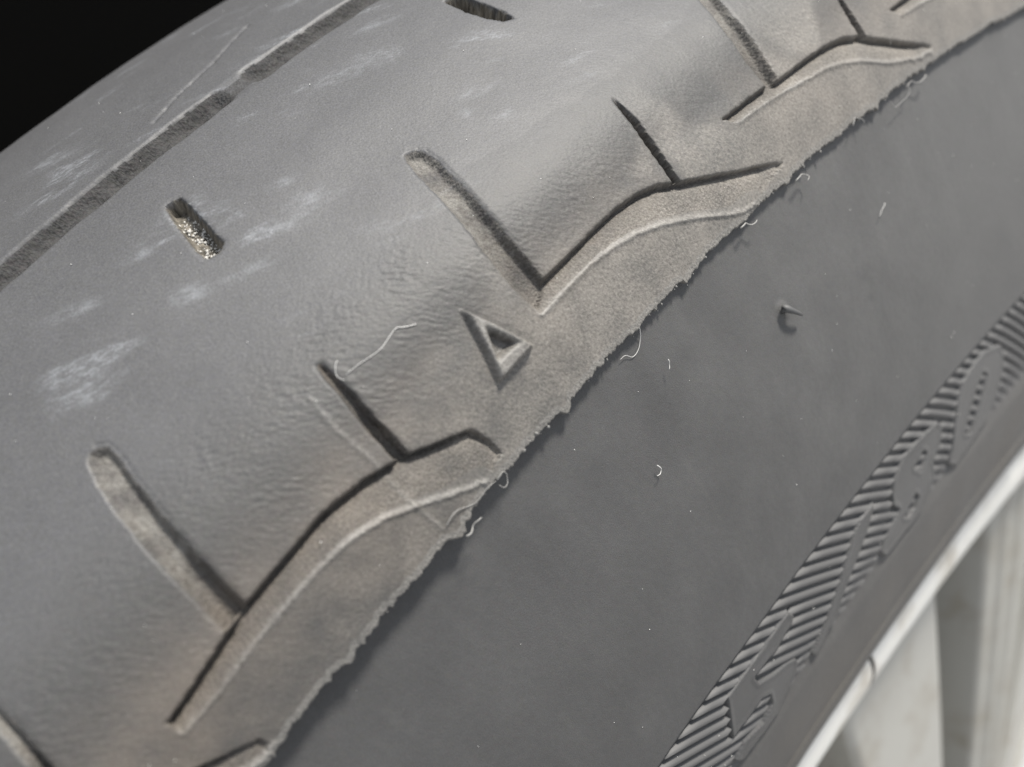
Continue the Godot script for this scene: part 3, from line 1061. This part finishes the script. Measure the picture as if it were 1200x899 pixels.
func arch_liner() -> void:
	# the moulded black plastic lining of the wheel arch: a shell round the leading side and a back wall inboard
	var st := SurfaceTool.new()
	st.begin(Mesh.PRIMITIVE_TRIANGLES)
	# (z, distance out) of the cross-section: the wall inboard, a rounded corner, the shell coming outboard
	for f in 2:
		var rows := []
		for i in 97:
			var an := deg_to_rad(lerpf(-112.0, 75.0, i / 96.0))
			# the shell reaches outboard round the leading side, and only stands up as a wall elsewhere
			var reach := 1.0 - sm(deg_to_rad(-100.0), deg_to_rad(-75.0), an)
			var row := []
			for q in [[-0.27, 0.05], [-0.27, 0.25], [-0.27, 0.40], [-0.262, 0.445], [-0.24, 0.465], [-0.2 + 0.0, 0.475], [-0.13, 0.478], [-0.05, 0.48], [0.02, 0.482]]:
				var z: float = q[0]
				var r: float = q[1]
				if z > -0.25:
					z = lerpf(-0.255, z, 0.12 + 0.88 * reach)
				r += 0.006 * sm(0.2, 0.8, sin(an * 24.0)) - f * 0.005
				row.append(Vector3(r * sin(an), r * cos(an) + AXLE * 0.001, z + f * 0.004))
			rows.append(row)
		for i in 96:
			for j in 8:
				var q := [rows[i][j], rows[i][j + 1], rows[i + 1][j + 1], rows[i][j], rows[i + 1][j + 1], rows[i + 1][j]]
				if f: q.reverse()
				for v in q: st.add_vertex(v)
	st.generate_normals()
	var o := part("wheel_arch_liner", self, st.commit(), M.liner)
	o.set_meta("label", "black plastic wheel arch lining in deep shade behind the tyre")
	o.set_meta("category", "wheel arch lining")


func loose_bits() -> void:
	var lint := [
		["lint1", "long white lint fibre lying across the shoulder left of the triangle", 0.05],
		["lint2", "short curved white fibre at the top end of the narrow groove", 0.045],
		["lint3", "curled white fibre on the sidewall just below the torn edge", 0.045],
		["lint4", "tiny bent white fibre on the upper middle sidewall", 0.05],
		["lint5", "small hooked white fibre alone on the middle of the sidewall", 0.065],
		["lint6", "short pale bent fibre on the sidewall near the top right", 0.045],
	]
	for a in lint:
		var o := part("lint_fibre", self, strand(a[0], a[2], 0.12, 0.9 if a[0] == "lint3" else 0.0), M.fibre)
		o.set_meta("label", a[1])
		o.set_meta("category", "fibre")
		o.set_meta("group", "white fibres lying on the tyre")
	var threads := [
		["th1", "long thin rubber thread trailing along the torn edge near the middle", 0.055],
		["loop1", "round loop of rubber thread hanging off the torn edge", 0.06],
		["th2", "pale twisted rubber thread highest on the torn edge", 0.09],
		["th3", "hanging curved rubber thread below the top of the torn edge", 0.055],
		["loop2", "small open rubber curl on the upper torn edge", 0.07],
		["th4", "bent rubber shred at the end of the second channel", 0.09],
		["th5", "shiny curl of rubber on the torn edge above the sidewall nub", 0.11],
		["th6", "crumpled rubber shred at the foot of the long thread", 0.11],
	]
	for a in threads:
		var o := part("rubber_thread", self, strand(a[0], a[2], 0.35), M.thread)
		o.set_meta("label", a[1])
		o.set_meta("category", "rubber thread")
		o.set_meta("group", "rubber threads hanging from the torn edge")
	# pale specks too many to count, and the sand packed in the slot
	var rng := RandomNumberGenerator.new()
	rng.seed = 77
	var st := SurfaceTool.new()
	st.begin(Mesh.PRIMITIVE_TRIANGLES)
	for k in 260:
		var u := rng.randf_range(-70, 100)
		var s := rng.randf_range(-30, 105)
		if s > 49 and s < 54: continue
		crumb(st, u, s, rng.randf_range(0.03, 0.085) * (1.0 if s > 50 else 0.9), rng, -recess(u) * (1.0 - sm(52.0, 76.0, s)) if s > 50 else 0.05)
	st.generate_normals()
	var o := part("dust_specks", self, st.commit(), M.speck)
	o.set_meta("label", "tiny white dust specks scattered over tread and sidewall")
	o.set_meta("category", "dust")
	o.set_meta("kind", "stuff")
	var ce := SurfaceTool.new()
	ce.begin(Mesh.PRIMITIVE_TRIANGLES)
	for k in 420:
		var u := rng.randf_range(-72, 110)
		var r := 0.04 + 0.2 * pow(rng.randf(), 3.0)
		crumb(ce, u, EDGE + edge_jitter(u) + rng.randf_range(-0.25, 0.3), r, rng, -0.1 - rng.randf() * 0.5)
	ce.generate_normals()
	var cb := part("rubber_crumbs", self, ce.commit(), M.crumb)
	cb.set_meta("label", "fine torn rubber crumbs clinging along the ragged tread edge")
	cb.set_meta("category", "rubber crumbs")
	cb.set_meta("kind", "stuff")
	var sa := SurfaceTool.new()
	sa.begin(Mesh.PRIMITIVE_TRIANGLES)
	for k in 240:
		var t := rng.randf()
		var s := lerpf(8.6, 15.6, t)
		var u := lerpf(-21.0, -22.5, t) + rng.randf_range(-1.25, 1.25)
		crumb(sa, u, s, 0.07 + 0.2 * pow(rng.randf(), 2.5), rng, -1.75)
	sa.generate_normals()
	var g := part("sand_grit", self, sa.commit(), M.sand)
	g.set_meta("label", "pale sand grit packed in the short slot on the crown")
	g.set_meta("category", "grit")
	g.set_meta("kind", "stuff")


func crumb(st: SurfaceTool, u: float, s: float, r: float, rng: RandomNumberGenerator, h: float) -> void:
	var c := at(u, s, h + r * 0.3)
	var v := []
	for d in [Vector3.RIGHT, Vector3.LEFT, Vector3.UP, Vector3.DOWN, Vector3.BACK, Vector3.FORWARD]:
		v.append(c + d * r * 0.001 * rng.randf_range(0.6, 1.3))
	for f in [[0, 2, 4], [2, 1, 4], [1, 3, 4], [3, 0, 4], [2, 0, 5], [1, 2, 5], [3, 1, 5], [0, 3, 5]]:
		for i in f: st.add_vertex(v[i])
